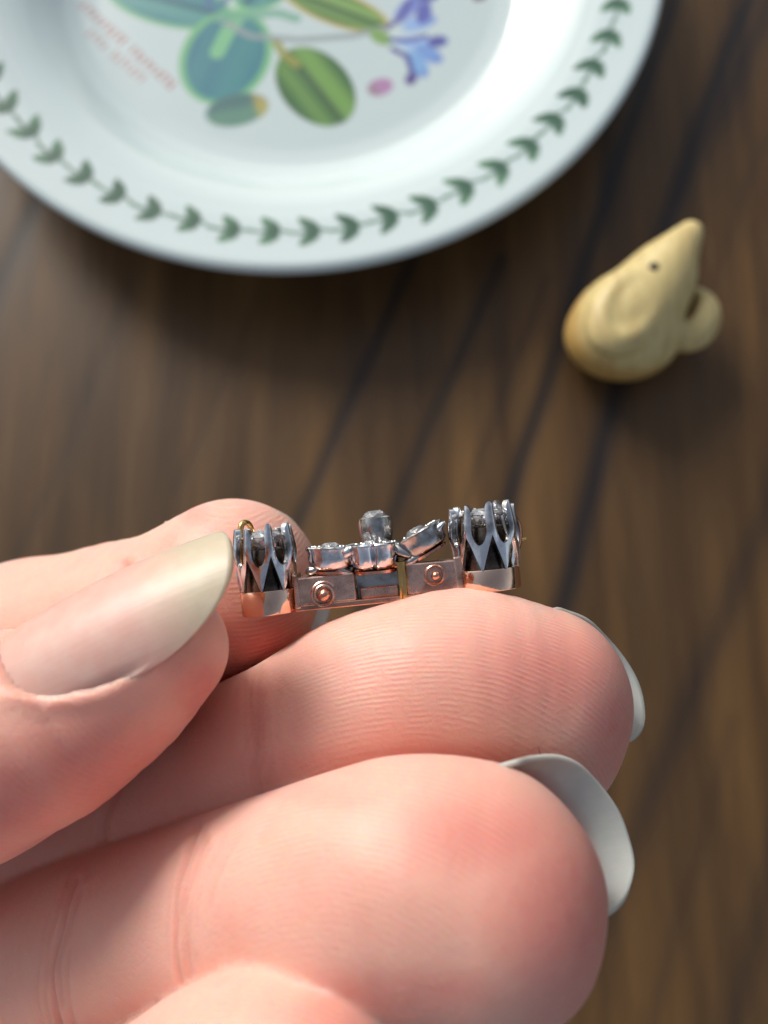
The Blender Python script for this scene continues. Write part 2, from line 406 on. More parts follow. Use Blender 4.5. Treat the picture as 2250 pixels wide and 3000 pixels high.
# ------------------------------------------------------------------ carved figurine
def build_figurine():
    B = at(1345, 715, .0085)*1000
    def L(u, v, z): return at(u, v, z*.001)*1000-np.array([B[0], B[1], 0])
    tip = L(1489, 507, 16.5); neck = L(1420, 600, 14); bod = L(1348, 700, 9.5); 
    head = resample([[*tip, 2.9], [*L(1452, 560, 15.5), 5.6], [*L(1426, 602, 13.5), 7.9], [*L(1384, 660, 11.5), 9.9], [*bod, 11.6]], 5)
    ear_l = L(1352, 672, 17); ear_r = L(1487, 692, 9.5)
    def f(p):
        d = d_chain(p, head)
        d = smin(d, d_ell(p, L(1343, 727, 8.6), (13.2, 10.4, 9.0)), 3)
        # near ear: a dished oval lying against the side of the head
        a = math.radians(58); R = np.array([[math.cos(a), -math.sin(a), 0], [math.sin(a), math.cos(a), 0], [0, 0, 1]])
        e = d_ell(p, ear_l, (11.5, 8.0, 4.6), R)
        e = smax(e, -d_ell(p, ear_l+np.array([.4, .0, 5.4]), (8.6, 5.2, 3.4), R), 1.6)
        d = smin(d, e, 1.4)
        b = math.radians(60); R2 = np.array([[math.cos(b), -math.sin(b), 0], [math.sin(b), math.cos(b), 0], [0, 0, 1]])
        e2 = d_ell(p, ear_r, (8.2, 7.0, 5.0), R2)
        e2 = smax(e2, -d_ell(p, ear_r+np.array([-2.6, 2.0, 4.2]), (5.6, 3.4, 5.0), R2), .8)
        d = smin(d, e2, 1.0)
        d = np.maximum(d, -(p[:, 2]-.2))
        return d.astype(np.float32)
    V, Fc = surface_net(f, (-22, -24, -1), (30, 32, 26), .6)
    Z = V[:, 2]
    me = mesh('figurine', V*.001, Fc)
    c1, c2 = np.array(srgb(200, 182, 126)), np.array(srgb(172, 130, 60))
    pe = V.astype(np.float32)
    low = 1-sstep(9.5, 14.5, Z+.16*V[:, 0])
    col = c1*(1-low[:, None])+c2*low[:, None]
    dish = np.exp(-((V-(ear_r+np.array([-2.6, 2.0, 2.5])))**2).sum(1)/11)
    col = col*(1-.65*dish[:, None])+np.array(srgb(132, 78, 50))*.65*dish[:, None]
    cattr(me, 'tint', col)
    m = Mat('carved_bone')
    v = m.coord('Object', scale=(1, 1, .4)); n1 = m.noise(v, 190, 4, .6)
    wg = m.noise(m.coord('Object', scale=(1, .16, .5), rot=(0, 0, .5)), 520, 4, .6)
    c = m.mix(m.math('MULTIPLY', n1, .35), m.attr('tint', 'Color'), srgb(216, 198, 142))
    c = m.mix(m.math('MULTIPLY', m.ramp(wg, [(.45, (0, 0, 0)), (.7, (1, 1, 1))]), .4), c, srgb(150, 112, 60))
    m.set(Base_Color=c, Roughness=.5, Subsurface_Weight=.25, Subsurface_Radius=(.002, .0012, .0006), Normal=m.bump(n1, .25, .0006))
    m.b.inputs['Subsurface Scale'].default_value = 1
    o = link('animal_figurine', me, m.m, loc=(B[0]*.001, B[1]*.001, .0004))
    tag(o, 'small carved cream animal figurine with pointed snout, dark eye and round ears', 'figurine')
    # eye: a small dark bead sunk in the head
    q = np.array([L(1410, 588, 19.5)], np.float32)
    for _ in range(20): q = q-f(q)[:, None]*grad(f, q, .2)
    bm = bmesh.new(); bmesh.ops.create_icosphere(bm, subdivisions=3, radius=.00115)
    em = bpy.data.meshes.new('eye'); bm.to_mesh(em); bm.free()
    em.polygons.foreach_set('use_smooth', np.ones(len(em.polygons), bool))
    m2 = Mat('dark_eye'); m2.set(Base_Color=srgb(40, 30, 30), Roughness=.35)
    e = link('eye', em, m2.m, o, tuple((q[0]+grad(f, q, .2)[0]*-.35)*.001))
build_figurine()

# ------------------------------------------------------------------ hand
def skin_material():
    m = Mat('skin')
    oc = m.coord('Object')
    red = m.attr('flush_shade'); n1 = m.noise(oc, 260, 4, .6); n2 = m.noise(oc, 1500, 3, .6); n0 = m.noise(oc, 90, 2)
    base = m.mix(m.math('ADD', m.math('MULTIPLY', n0, .45), .0), srgb(236, 198, 180), srgb(230, 180, 163))
    base = m.mix(m.math('MULTIPLY', red, m.math('ADD', m.math('MULTIPLY', m.noise(oc, 900, 5, .7), .6), .7)), base, srgb(204, 98, 94))
    base = m.mix(m.math('MULTIPLY', m.ramp(n1, [(.45, (0, 0, 0)), (.75, (1, 1, 1))]), .22), base, srgb(222, 140, 128))
    base = m.mix(m.math('MULTIPLY', m.attr('crease'), .28), base, srgb(196, 112, 100))
    warp = m.math('MULTIPLY', m.math('SUBTRACT', m.noise(oc, 150, 2), .5), .8)
    ph = m.math('MULTIPLY', m.math('ADD', m.attr('ridge'), warp), 2*math.pi/.37)
    sn = m.math('SINE', ph)
    brk = m.ramp(m.noise(oc, 900, 2), [(.38, (.05, .05, .05)), (.62, (1, 1, 1))])
    rdg = m.math('MULTIPLY', m.math('MULTIPLY', sn, m.attr('ridge_mask')), brk)
    base = m.mix(m.math('MULTIPLY', m.math('MAXIMUM', rdg, 0.0), .22), base, srgb(252, 226, 206))
    nb = m.bump(rdg, .22, .00006)
    vo = m.n('TexVoronoi', feature='DISTANCE_TO_EDGE'); m.put(vo.inputs['Vector'], oc); vo.inputs['Scale'].default_value = 1900
    nb = m.bump(m.math('MINIMUM', vo.outputs['Distance'], .18), .32, .00012, nb)
    nb = m.bump(m.noise(oc, 3200, 3, .65), .5, .00007, nb)
    nb = m.bump(m.noise(m.coord('Object', scale=(1, 1, 1)), 700, 3, .6, 1.0), .3, .00012, nb)
    m.set(Base_Color=base, Roughness=m.math('ADD', m.math('MULTIPLY', n2, .2), .36), Subsurface_Weight=.9, Subsurface_Radius=(1.0, .32, .18), Normal=nb,
          Specular_IOR_Level=.42)
    m.b.inputs['Subsurface Scale'].default_value = .0008
    m.b.inputs['Subsurface Anisotropy'].default_value = .6
    return m.m

CH = {
 'middle': chain_from_px([(1160, 1490, 58.5, 179), (1000, 1478, 58, 203), (800, 1530, 59, 205), (560, 1650, 63.5, 193), (230, 1765, 78, 186), (-250, 1850, 98, 175)]),
 'middle_b': chain_from_px([(1138, 1556, 60.5, 212), (980, 1520, 60.5, 203)]),
 'thumb': chain_from_px([(338, 1403, 53, 150), (157, 1544, 53.5, 190), (-100, 1650, 56, 226), (-600, 1830, 84, 235)]),
 'thumb_b': chain_from_px([(326, 1400, 58, 150), (160, 1532, 59.5, 190), (-100, 1630, 63, 230), (-600, 1830, 88, 235)]),
 'index': chain_from_px([(500, 1270, 68.5, 193), (372, 1322, 72.5, 178), (180, 1378, 79, 190), (-60, 1432, 86, 186), (-450, 1600, 106, 175)]),
 'ring': chain_from_px([(1016, 1922, 46, 263), (890, 1902, 46.5, 262), (750, 1927, 48.5, 250), (400, 1994, 60, 206), (115, 2088, 75, 216), (-350, 2250, 100, 195)]),
 'ring_b': chain_from_px([(1022, 1962, 47, 262), (850, 1980, 48.5, 255)]),
 'little': chain_from_px([(645, 2380, 41.5, 250), (500, 2356, 44, 225), (230, 2480, 56, 205), (-80, 2580, 72, 198), (-500, 2550, 100, 170)]),
 'palm': chain_from_px([(-450, 1700, 108, 240), (-430, 2100, 106, 260), (-520, 2480, 106, 230)]),
 'palm_b': chain_from_px([(-600, 1850, 108, 300), (-900, 2150, 116, 330), (-1150, 2400, 122, 300)]),
}
CN = list(CH)
SA = np.concatenate([CH[k][:-1] for k in CN]).astype(np.float32); SB = np.concatenate([CH[k][1:] for k in CN]).astype(np.float32)
SI = np.concatenate([np.full(len(CH[k])-1, i) for i, k in enumerate(CN)])
SAB = SB[:, :3]-SA[:, :3]; SL2 = np.maximum((SAB**2).sum(1), 1e-9)
def chains(p, cellsz=5.0):
    """distance of every point to every chain; points are binned so that each bin only meets the segments near it"""
    out = np.full((len(CN), len(p)), 1e3, np.float32)
    key = np.floor(p/cellsz).astype(np.int64); key = (key[:, 0]*4096+key[:, 1])*4096+key[:, 2]
    order = np.argsort(key, kind='stable'); ks = key[order]
    cuts = np.concatenate([[0], np.flatnonzero(np.diff(ks))+1, [len(ks)]])
    for a, b in zip(cuts[:-1], cuts[1:]):
        ix = order[a:b]; q = p[ix]; c = (q.min(0)+q.max(0))/2; hd = float(np.linalg.norm(q.max(0)-q.min(0)))/2
        pa = c-SA[:, :3]; t = np.clip((pa*SAB).sum(1)/SL2, 0, 1)
        dc = np.linalg.norm(pa-t[:, None]*SAB, axis=1)-(SA[:, 3]+t*(SB[:, 3]-SA[:, 3]))
        for k in np.flatnonzero(dc < dc.min()+2*hd+5.5):
            pa = q-SA[k, :3]; t = np.clip(pa @ SAB[k]/SL2[k], 0, 1)
            r = pa-t[:, None]*SAB[k]
            d = np.sqrt(np.einsum('ij,ij->i', r, r))-(SA[k, 3]+t*(SB[k, 3]-SA[k, 3]))
            out[SI[k], ix] = np.minimum(out[SI[k], ix], d)
    return {k: out[i] for i, k in enumerate(CN)}
def fingers(c):
    return np.stack([smin(c['middle'], c['middle_b'], 2.5), smin(c['thumb'], c['thumb_b'], 3), c['index'], smin(c['ring'], c['ring_b'], 2.5), c['little']])
def hand_parts(p): return fingers(chains(p))
def hand_sdf(p):
    c = chains(p); D = fingers(c)
    d = D[0]
    for i in range(1, 5): d = smin(d, D[i], .2 if i < 4 else .4)
    pm = smin(c['palm'], c['palm_b'], 8)
    d = smin(d, pm, 5)
    d = np.maximum(d, -(p[:, 0]+82))
    return d.astype(np.float32)

HAND_O = cs(700, 1750, 75)
def build_hand():
    V, Fc = surface_net(hand_sdf, (-84, -72, -132), (26, 14, -36), .36, 1)
    N = grad(hand_sdf, V.astype(np.float32), .25)
    ids = hand_parts(V.astype(np.float32)).argmin(0)
    U, W = to_px(V)
    view = -V/np.linalg.norm(V, axis=1, keepdims=True)
    face = np.clip((N*view).sum(1)*3, 0, 1)
    disp = np.zeros(len(V)); cr = np.zeros(len(V))
    def crease(fid, pl, wpx, dep):
        m = (ids == fid)
        d = np.full(len(V), 1e9); d[m] = poly_dist(U[m], W[m], [tuple(q) for q in resample([[*a, 0] for a in pl], 3)[:, :2]])
        g = np.exp(-(d/wpx)**2)*face
        disp[:] -= dep*g - dep*.2*np.exp(-((d-wpx*2.1)/(wpx*1.1))**2)*face
        cr[:] = np.maximum(cr, g*min(1, dep/.2))
    MI, TH, IN, RI, LI = range(5)
    for fid, ctr, hw, lines in ((MI, [(548, 1440), (540, 1520), (545, 1600), (558, 1680), (580, 1760)], 1, ((-30, .05, .1, .8), (-14, .11, 0, 1), (2, .16, .0, 1), (17, .12, .0, .95), (31, .07, .2, .9), (46, .045, .3, .9), (70, .03, .1, .7))),
                                (MI, [(250, 1700), (228, 1760), (222, 1800), (228, 1850)], 1, ((-14, .1, 0, 1), (0, .2, 0, 1), (14, .1, 0, 1))),
                                (RI, [(440, 1780), (410, 1850), (388, 1930), (380, 2010), (392, 2090), (430, 2190)], 1, ((-26, .05, .2, .8), (-8, .17, 0, 1), (8, .12, .05, 1), (22, .13, .1, .9), (38, .07, .15, .8), (60, .04, .1, .6), (95, .05, .1, .5))),
                                (RI, [(165, 1900), (130, 1990), (110, 2080), (112, 2160), (135, 2260)], 1, ((-30, .06, .2, .9), (-12, .1, 0, .9), (4, .24, 0, 1), (24, .12, .1, .8), (44, .08, .4, 1)))):
        R_ = resample([[*a, 0] for a in ctr], 8)[:, :2]
        for off, dep, t0, t1 in lines:
            k0, k1 = int(t0*len(R_)), max(int(t1*len(R_)), int(t0*len(R_))+3)
            wv = 1.6*np.sin(np.arange(len(R_))*.4+off)
            crease(fid, [(R_[k][0]+off*(.75+.5*abs(k/len(R_)-.5))+wv[k], R_[k][1]) for k in range(k0, min(k1, len(R_)))], 6.5 if dep > .1 else 5, dep*1.3)
    crease(IN, [(272, 1225), (250, 1262), (215, 1320), (190, 1360)], 11, .5)
    # nail folds round the thumb nail
    crease(TH, [(60, 1350), (22, 1390), (14, 1430), (34, 1475), (100, 1496), (200, 1482), (290, 1440), (400, 1370)], 9, .34)
    bulge = np.zeros(len(V))
    d = poly_dist(U, W, [(20, 1345), (-15, 1385), (-20, 1440), (10, 1505), (100, 1520), (220, 1502), (320, 1450)])
    bulge += .28*np.exp(-(d/24)**2)*face*(ids == TH)
    # gentle lumps of flesh
    lump = .10*np.sin(V[:, 0]*.55+V[:, 1]*.3)*np.sin(V[:, 1]*.5-V[:, 2]*.4)
    V2 = V+N*(disp+bulge+lump)[:, None]
    me = mesh('hand', c2w(V2)-c2w(HAND_O), Fc)
    fl = np.zeros(len(V))
    def spot(fid, u, v, ru, rv, s):
        nonlocal fl
        g = s*np.exp(-((U-u)/ru)**2-((W-v)/rv)**2); fl = np.maximum(fl, g*(ids == fid))
    fl += .24
    spot(MI, 1200, 1450, 260, 150, .60); spot(MI, 1330, 1580, 120, 200, .62); spot(MI, 760, 1430, 170, 60, .34); spot(MI, 950, 1650, 520, 60, .55); spot(MI, 560, 1560, 40, 140, .38)
    spot(RI, 1060, 1800, 300, 130, .58); spot(RI, 1240, 1980, 230, 330, .64); spot(RI, 850, 2150, 460, 90, .5); spot(RI, 500, 2010, 140, 150, .30); spot(RI, 700, 1720, 220, 60, .38)
    spot(TH, 250, 1680, 360, 190, .62); spot(TH, 440, 1500, 90, 120, .6); spot(TH, 0, 1740, 260, 190, .62)  # natural thumb redness, deepened to paint the shade on its lower side
    spot(IN, 600, 1400, 160, 90, .9); spot(IN, 420, 1110, 60, 40, .45); spot(LI, 700, 2200, 220, 90, .5)  # index spot: redness plus painted shade of the gap below the brooch
    fattr(me, 'flush_shade', np.clip(fl, 0, 1)); fattr(me, 'crease', np.clip(cr, 0, 1))
    # finger-print ridge field (mm) and where it shows
    px_mm = .0312
    rg = np.zeros(len(V)); rm = np.zeros(len(V))
    for fid, (cu, cv), box in ((MI, (850, 2350), (640, 1300)), (RI, (620, 2400), (480, 1120)), (LI, (400, 2700), (380, 800)), (TH, (900, 900), (-100, 300)), (IN, (500, 900), (450, 700))):
        m_ = ids == fid
        rg[m_] = np.hypot(U[m_]-cu, W[m_]-cv)*(-V[m_, 2])/F
        rm[m_] = (sstep(box[0]-60, box[0]+80, U[m_])*(1-sstep(box[1]-80, box[1]+120, U[m_])))*face[m_]
    rm[ids == TH] *= .25
    rm[ids == MI] *= 1-.55*sstep(1480, 1640, W[ids == MI]); rm[ids == RI] *= 1-.75*sstep(1760, 1960, W[ids == RI])
    fattr(me, 'ridge', rg); fattr(me, 'ridge_mask', rm)
    o = link('hand', me, skin_material(), loc=tuple(c2w(HAND_O)))
    tag(o, 'left hand with long natural nails holding the brooch between thumb and fingers', 'hand')
    return o
HAND = build_hand()

def nail_material(name, bed, tip, edge_pos, sss=.5):
    m = Mat(name)
    t = m.attr('along'); oc = m.coord('Object')
    nz = m.math('MULTIPLY', m.math('SUBTRACT', m.noise(oc, 500, 3), .5), .10)
    f = m.ramp(m.math('ADD', t, nz), [(max(edge_pos-.14, 0), (0, 0, 0)), (edge_pos+.10, (1, 1, 1))])
    c = m.mix(f, bed, tip)
    c = m.mix(m.math('MULTIPLY', m.ramp(m.noise(oc, 900, 4), [(.4, (0, 0, 0)), (.8, (1, 1, 1))]), .18), c, srgb(250, 244, 230))
    st = m.noise(m.attr('across_v', 'Vector'), 26, 3)
    m.set(Base_Color=c, Roughness=.46, Subsurface_Weight=sss, Subsurface_Radius=(1, .6, .4), Coat_Weight=.15, Coat_Roughness=.3, Normal=m.bump(st, .07, .0002),
          Transmission_Weight=.25)
    m.b.inputs['Subsurface Scale'].default_value = .0008
    return m.m
def nail_edge(outline, d0, rn, a, L, mat, thick=.34):
    """a nail seen from the pad side: free-edge outline, arched away from the pad, running back under the fingertip"""
    O = resample([[*q, 0] for q in outline], 8)[:, :2]
    ln = np.concatenate([[0], np.cumsum(np.hypot(*np.diff(O, axis=0).T))]); ns, nl = 49, 25
    S = np.linspace(0, ln[-1], ns); eu = np.interp(S, ln, O[:, 0]); ev = np.interp(S, ln, O[:, 1])
    a = np.array(a, float); a /= np.linalg.norm(a)
    V = []; al = []; ac = []; nn = []
    for i in range(ns):
        s = 2*i/(ns-1)-1; dep = d0+rn*math.cos(s*math.pi/2)**.8
        e = cs(eu[i], ev[i], dep)
        for j in range(nl):
            t = j/(nl-1)
            V.append(e-a*(L*t)+np.array([0, 0, .10*L*t*(1-t)])); al.append(1-t); ac.append((s, .1*t, 0))
    V = np.array(V); i, j = np.meshgrid(np.arange(ns-1), np.arange(nl-1), indexing='ij')
    k = (i*nl+j).ravel(); Fc = np.stack([k, k+nl, k+nl+1, k+1], 1)
    me = mesh('nail', c2w(V)-c2w(HAND_O), Fc)
    fattr(me, 'along', np.array(al)); va = me.attributes.new('across_v', 'FLOAT_VECTOR', 'POINT'); va.data.foreach_set('vector', np.array(ac, np.float32).ravel())
    o = link('nail', me, mat, HAND); sm = o.modifiers.new('thickness', 'SOLIDIFY'); sm.thickness = thick*.001; sm.offset = 0
    return o
def nail(C, a, n, rn, phm, Lb, Lf, side, mat, curv=.0, thick=.38, skew=0., pw=2.2, cut=None):
    a = np.array(a, float); a /= np.linalg.norm(a); n = np.array(n, float); n -= a*(n@a); n /= np.linalg.norm(n); b = np.cross(n, a)
    ns, nl = 41, 61
    S = np.linspace(-1, 1, ns); T = np.linspace(0, 1, nl); V = []; al = []; ac = []
    for s in S:
        e = abs(s)**pw
        lf = side+(Lf-side)*math.sqrt(max(0., 1-abs(s)**2.5))
        lb = -Lb*(1-.30*abs(s)**3.0)
        ph = s*phm
        for t in T:
            l = lb+(lf-lb)*t
            rr = rn-curv*(l-1)**2-.55*max(0, (abs(s)-.8)/.2)**2*(1-sstep(.55, .85, t))-.5*max(0, 1-t/.08)**2
            V.append(C+a*l+n*(rr*math.cos(ph))+b*(rr*1.04*math.sin(ph))); al.append((l+Lb)/(Lf+Lb)); ac.append((s, .08*t, 0))
    V = np.array(V); i, j = np.meshgrid(np.arange(ns-1), np.arange(nl-1), indexing='ij')
    k = (i*nl+j).ravel(); Fc = np.stack([k, k+nl, k+nl+1, k+1], 1)
    # give it thickness: inner skin and rim
    nv = len(V)
    cen = C+np.outer((V-C)@a, a); inn = cen+(V-cen)*(1-thick/np.linalg.norm(V-cen, axis=1, keepdims=True))
    rim = [j for j in range(nl)]+[i*nl+nl-1 for i in range(1, ns)]+[(ns-1)*nl+j for j in range(nl-2, -1, -1)]+[i*nl for i in range(ns-2, 0, -1)]
    rf = [[rim[q], rim[(q+1) % len(rim)], rim[(q+1) % len(rim)]+nv, rim[q]+nv] for q in range(len(rim))]
    Fa = np.concatenate([Fc[:, ::-1], Fc+nv, np.array(rf)])
    me = mesh('nail', c2w(np.concatenate([V, inn]))-c2w(HAND_O), Fa)
    fattr(me, 'along', np.array(al+al))
    va = me.attributes.new('across_v', 'FLOAT_VECTOR', 'POINT'); va.data.foreach_set('vector', np.array(ac+ac, np.float32).ravel())
    bm = bmesh.new(); bm.from_mesh(me); bmesh.ops.recalc_face_normals(bm, faces=bm.faces[:]); bm.to_mesh(me); bm.free()
    return link('nail', me, mat, HAND)
R80 = math.radians(80)
m_pale = nail_material('nail_free_edge', srgb(200, 164, 152), srgb(200, 202, 196), .5, .45)
m_thumb = nail_material('nail_thumb', srgb(230, 182, 168), srgb(208, 196, 170), .74)
nail_edge([(1205, 1316), (1225, 1321), (1280, 1345), (1340, 1410), (1380, 1480), (1393, 1550), (1382, 1582), (1352, 1602)], 58.5, 5.2, (.93, .2, -.1), 9, m_pale)
nail_edge([(1120, 1646), (1150, 1638), (1215, 1636), (1270, 1665), (1330, 1742), (1360, 1820), (1369, 1880), (1350, 1940), (1306, 1978)], 46.8, 5.0, (.93, .2, -.1), 4.5, m_pale)
nail_edge([(600, 1106), (625, 1120), (645, 1140), (670, 1182), (700, 1260), (712, 1310), (703, 1347), (680, 1390)], 69, 5.2, (.97, .1, -.1), 9, m_pale)
nail_edge([(800, 2190), (900, 2230), (960, 2330), (960, 2440), (900, 2520)], 44, 4.6, (.93, -.2, -.1), 4, m_pale)
al_ = math.radians(52)
nail(cs(292, 1408, 53.2), (.90, .43, .02), (-.49*math.sin(al_), .87*math.sin(al_), math.cos(al_)), 4.95, math.radians(66), 7.5, 8.8, .2, m_thumb, curv=.010, pw=1.9)

# ------------------------------------------------------------------ brooch
def metal(name, base, tarn, rough, amt):
    m = Mat(name); oc = m.coord('Object')
    n1 = m.noise(oc, 550, 3, .55); n2 = m.noise(oc, 3000, 2, .5)
    f = m.math('MULTIPLY', m.ramp(n1, [(.46, (0, 0, 0)), (.66, (1, 1, 1))]), amt)
    c = m.mix(f, base, tarn)
    m.set(Base_Color=c, Metallic=1.0, Roughness=m.math('ADD', m.math('MULTIPLY', n2, .16), rough), Normal=m.bump(m.math('ADD', n1, m.math('MULTIPLY', n2, .3)), .22, .00008))
    return m.m
M_SIL = metal('old_silver', srgb(236, 238, 242), srgb(84, 80, 78), .10, .75)
M_DSIL = metal('tarnished_silver', srgb(190, 188, 186), srgb(50, 45, 44), .15, .85)
M_ROSE = metal('rose_gold', srgb(226, 168, 142), srgb(130, 92, 78), .14, .5)
M_ROSE2 = metal('worn_rose_gold', srgb(232, 194, 176), srgb(132, 100, 88), .2, .7)
M_BAND = metal('band_gold', srgb(242, 206, 182), srgb(180, 136, 112), .03, .35)
M_BLACK = metal('gap_shade_silver', srgb(112, 100, 90), srgb(34, 30, 28), .2, .8)  # dark metal for the collet backing, painting the shade inside the crown
M_GOLD = metal('yellow_gold', srgb(232, 190, 120), srgb(170, 120, 70), .15, .3)
def gem_mat():
    m = Mat('old_cut_stone'); m.set(Base_Color=srgb(226, 230, 238), Roughness=.0, Transmission_Weight=.85, IOR=2.2); return m.m
M_GEM = gem_mat()
BD = 59.6; BS = BD/F*.001                              # metres per sheet pixel at the brooch
M_B = MCAM @ Matrix.Translation(Vector(cs(825, 1300, BD))*.001) @ Matrix.Rotation(math.atan2(.0993, .995), 4, 'Z')
brooch = bpy.data.objects.new('bar_brooch', None); sc.collection.objects.link(brooch); brooch.matrix_world = M_B
brooch.empty_display_size = .005
tag(brooch, 'antique silver and rose gold bar brooch with clawed stones held in fingertips', 'brooch')
def bl(u, v):                                           # sheet pixel -> brooch frame (px units)
    dx, dy = u-825, -(v-1300); return dx*.995+dy*.0993, -dx*.0993+dy*.995
def bpart(name, bm, mat, parent=brooch, loc=(0, 0, 0), rot=(0, 0, 0), smooth=False, bevel=0, seg=2, autos=None):
    if bevel: bmesh.ops.bevel(bm, geom=[e for e in bm.edges if e.is_manifold and e.calc_face_angle(0) > .5], offset=bevel, segments=seg, affect='EDGES', profile=.5)
    bmesh.ops.recalc_face_normals(bm, faces=bm.faces[:])
    me = bpy.data.meshes.new(name)
    for v in bm.verts: v.co *= BS
    bm.to_mesh(me); bm.free()
    if smooth:
        me.polygons.foreach_set('use_smooth', np.ones(len(me.polygons), bool))
        me.set_sharp_from_angle(angle=math.radians(38))
    o = link(name, me, mat, parent, tuple(c*BS for c in loc)); o.rotation_euler = rot
    return o
def box(x0, x1, y0, y1, z0, z1, jit=0):
    bm = bmesh.new(); bmesh.ops.create_cube(bm, size=1)
    for v in bm.verts:
        v.co = Vector(((x0+x1)/2+v.co.x*(x1-x0), (y0+y1)/2+v.co.y*(y1-y0), (z0+z1)/2+v.co.z*(z1-z0)))
        if jit: v.co += Vector((random.uniform(-jit, jit), random.uniform(-jit, jit), 0))
    return bm
def lob(ph, lobes, amp): return 1-amp*(1-abs(math.cos(lobes*ph/2))**.45) if lobes else 1.0
def lathe(prof, n=40, lobes=0, amp=0, cap=True):        # about +Y
    bm = bmesh.new(); rings = []
    for r, y in prof:
        rings.append([bm.verts.new((r*lob(2*math.pi*k/n, lobes, amp)*math.sin(2*math.pi*k/n), y, r*lob(2*math.pi*k/n, lobes, amp)*math.cos(2*math.pi*k/n))) for k in range(n)])
    for a, b in zip(rings[:-1], rings[1:]):
        for k in range(n): bm.faces.new((a[k], a[(k+1) % n], b[(k+1) % n], b[k]))
    if cap: bm.faces.new(rings[0]); bm.faces.new(rings[-1])
    return bm
def tube(pts, r, n=10, closed=False):
    P = np.array(pts, float); bm = bmesh.new(); rings = []; m = len(P)
    rr = np.full(m, r) if np.isscalar(r) else np.array(r)
    for i in range(m):
        t = P[(i+1) % m if closed else min(i+1, m-1)]-P[(i-1) % m if closed else max(i-1, 0)]; t /= np.linalg.norm(t)
        u = np.cross(t, (.12, .31, .94)); u /= np.linalg.norm(u); w2 = np.cross(t, u)
        rings.append([bm.verts.new(P[i]+rr[i]*(u*math.cos(2*math.pi*k/n)+w2*math.sin(2*math.pi*k/n))) for k in range(n)])
    for i in range(m if closed else m-1):
        a, b = rings[i], rings[(i+1) % m]
        for k in range(n): bm.faces.new((a[k], a[(k+1) % n], b[(k+1) % n], b[k]))
    if not closed: bm.faces.new(rings[0]); bm.faces.new(rings[-1])
    return bm
def gem(r, h, n=8):
    prof = [(r*.52, h*.30), (r*.8, h*.20), (r, h*.02), (r, -h*.04), (r*.55, -h*.4), (r*.1, -h*.7)]
    bm = bmesh.new(); rings = []
    for i, (q, y) in enumerate(prof):
        rings.append([bm.verts.new((q*math.sin(2*math.pi*(k+.5*(i % 2))/n), y, q*math.cos(2*math.pi*(k+.5*(i % 2))/n))) for k in range(n)])
    for i, (a, b) in enumerate(zip(rings[:-1], rings[1:])):
        for k in range(n):
            if i % 2 == 0: bm.faces.new((a[k], a[(k+1) % n], b[k])); bm.faces.new((a[(k+1) % n], b[(k+1) % n], b[k]))
            else: bm.faces.new((a[k], b[(k+1) % n], b[k])); bm.faces.new((a[k], a[(k+1) % n], b[(k+1) % n]))
    bm.faces.new(rings[0]); bm.faces.new(rings[-1]); return bm

def claw_mesh(H, R0, seg=8, th=8):
    # one period of the pierced crown: a claw that forks below into two legs
    per = 2*math.pi/seg
    As = np.array([-.5, -.47, -.42, -.36, -.30, -.25, -.225, -.205, -.19, -.165, -.12, -.06, 0, .06, .12, .165, .19, .205, .225, .25, .30, .36, .42, .47, .5])
    def up(a):
        a = abs(a)
        if a > .20: t = (a-.20)/.30; return .38+.24*(1-math.sqrt(max(0, 1-(1-t)**2)))
        return .84+.16*max(0, 1-(a/.19)**2)**.5
    def lowf(a): a = abs(a); return .52*(1-a/.455) if a < .455 else 0.
    nr = 12; bm = bmesh.new(); G = [[], []]
    def rad(h): return R0*(1.0+.10*math.sin(min(1, h/.62)*math.pi*.5)-.16*max(0, h-.55)/.45)
    for a in As:
        lo, hi = lowf(a), up(a)
        for q, lay in ((0, G[0]), (1, G[1])):
            col = []
            for k in range(nr):
                h = lo+(hi-lo)*k/(nr-1)
                taper = 1.0
                th_ = th*(1+.5*(1 if abs(a) < .18 and h > .5 else 0))
                bulge = 8*math.cos(min(1, abs(a)/.24)*math.pi/2)*sstep(.3, .7, h)+3.0*abs(a)*2*(1-sstep(.15, .5, h))
                r = rad(h)+bulge-(th_ if q else 0)
                ang = a*per*(1.0 if h < .5 or abs(a) > .2 else 1.0)
                col.append(bm.verts.new((r*math.sin(ang), h*H, r*math.cos(ang))))
            lay.append(col)
    na = len(As)
    for q in (0, 1):
        for i in range(na-1):
            for k in range(nr-1):
                f = (G[q][i][k], G[q][i+1][k], G[q][i+1][k+1], G[q][i][k+1]); bm.faces.new(f if q == 0 else f[::-1])
    for i in range(na-1):
        bm.faces.new((G[0][i][-1], G[0][i+1][-1], G[1][i+1][-1], G[1][i][-1])); bm.faces.new((G[1][i][0], G[1][i+1][0], G[0][i+1][0], G[0][i][0]))
    for k in range(nr-1):
        for i in (0, na-1): bm.faces.new((G[0][i][k], G[0][i][k+1], G[1][i][k+1], G[1][i][k]))
    return bm
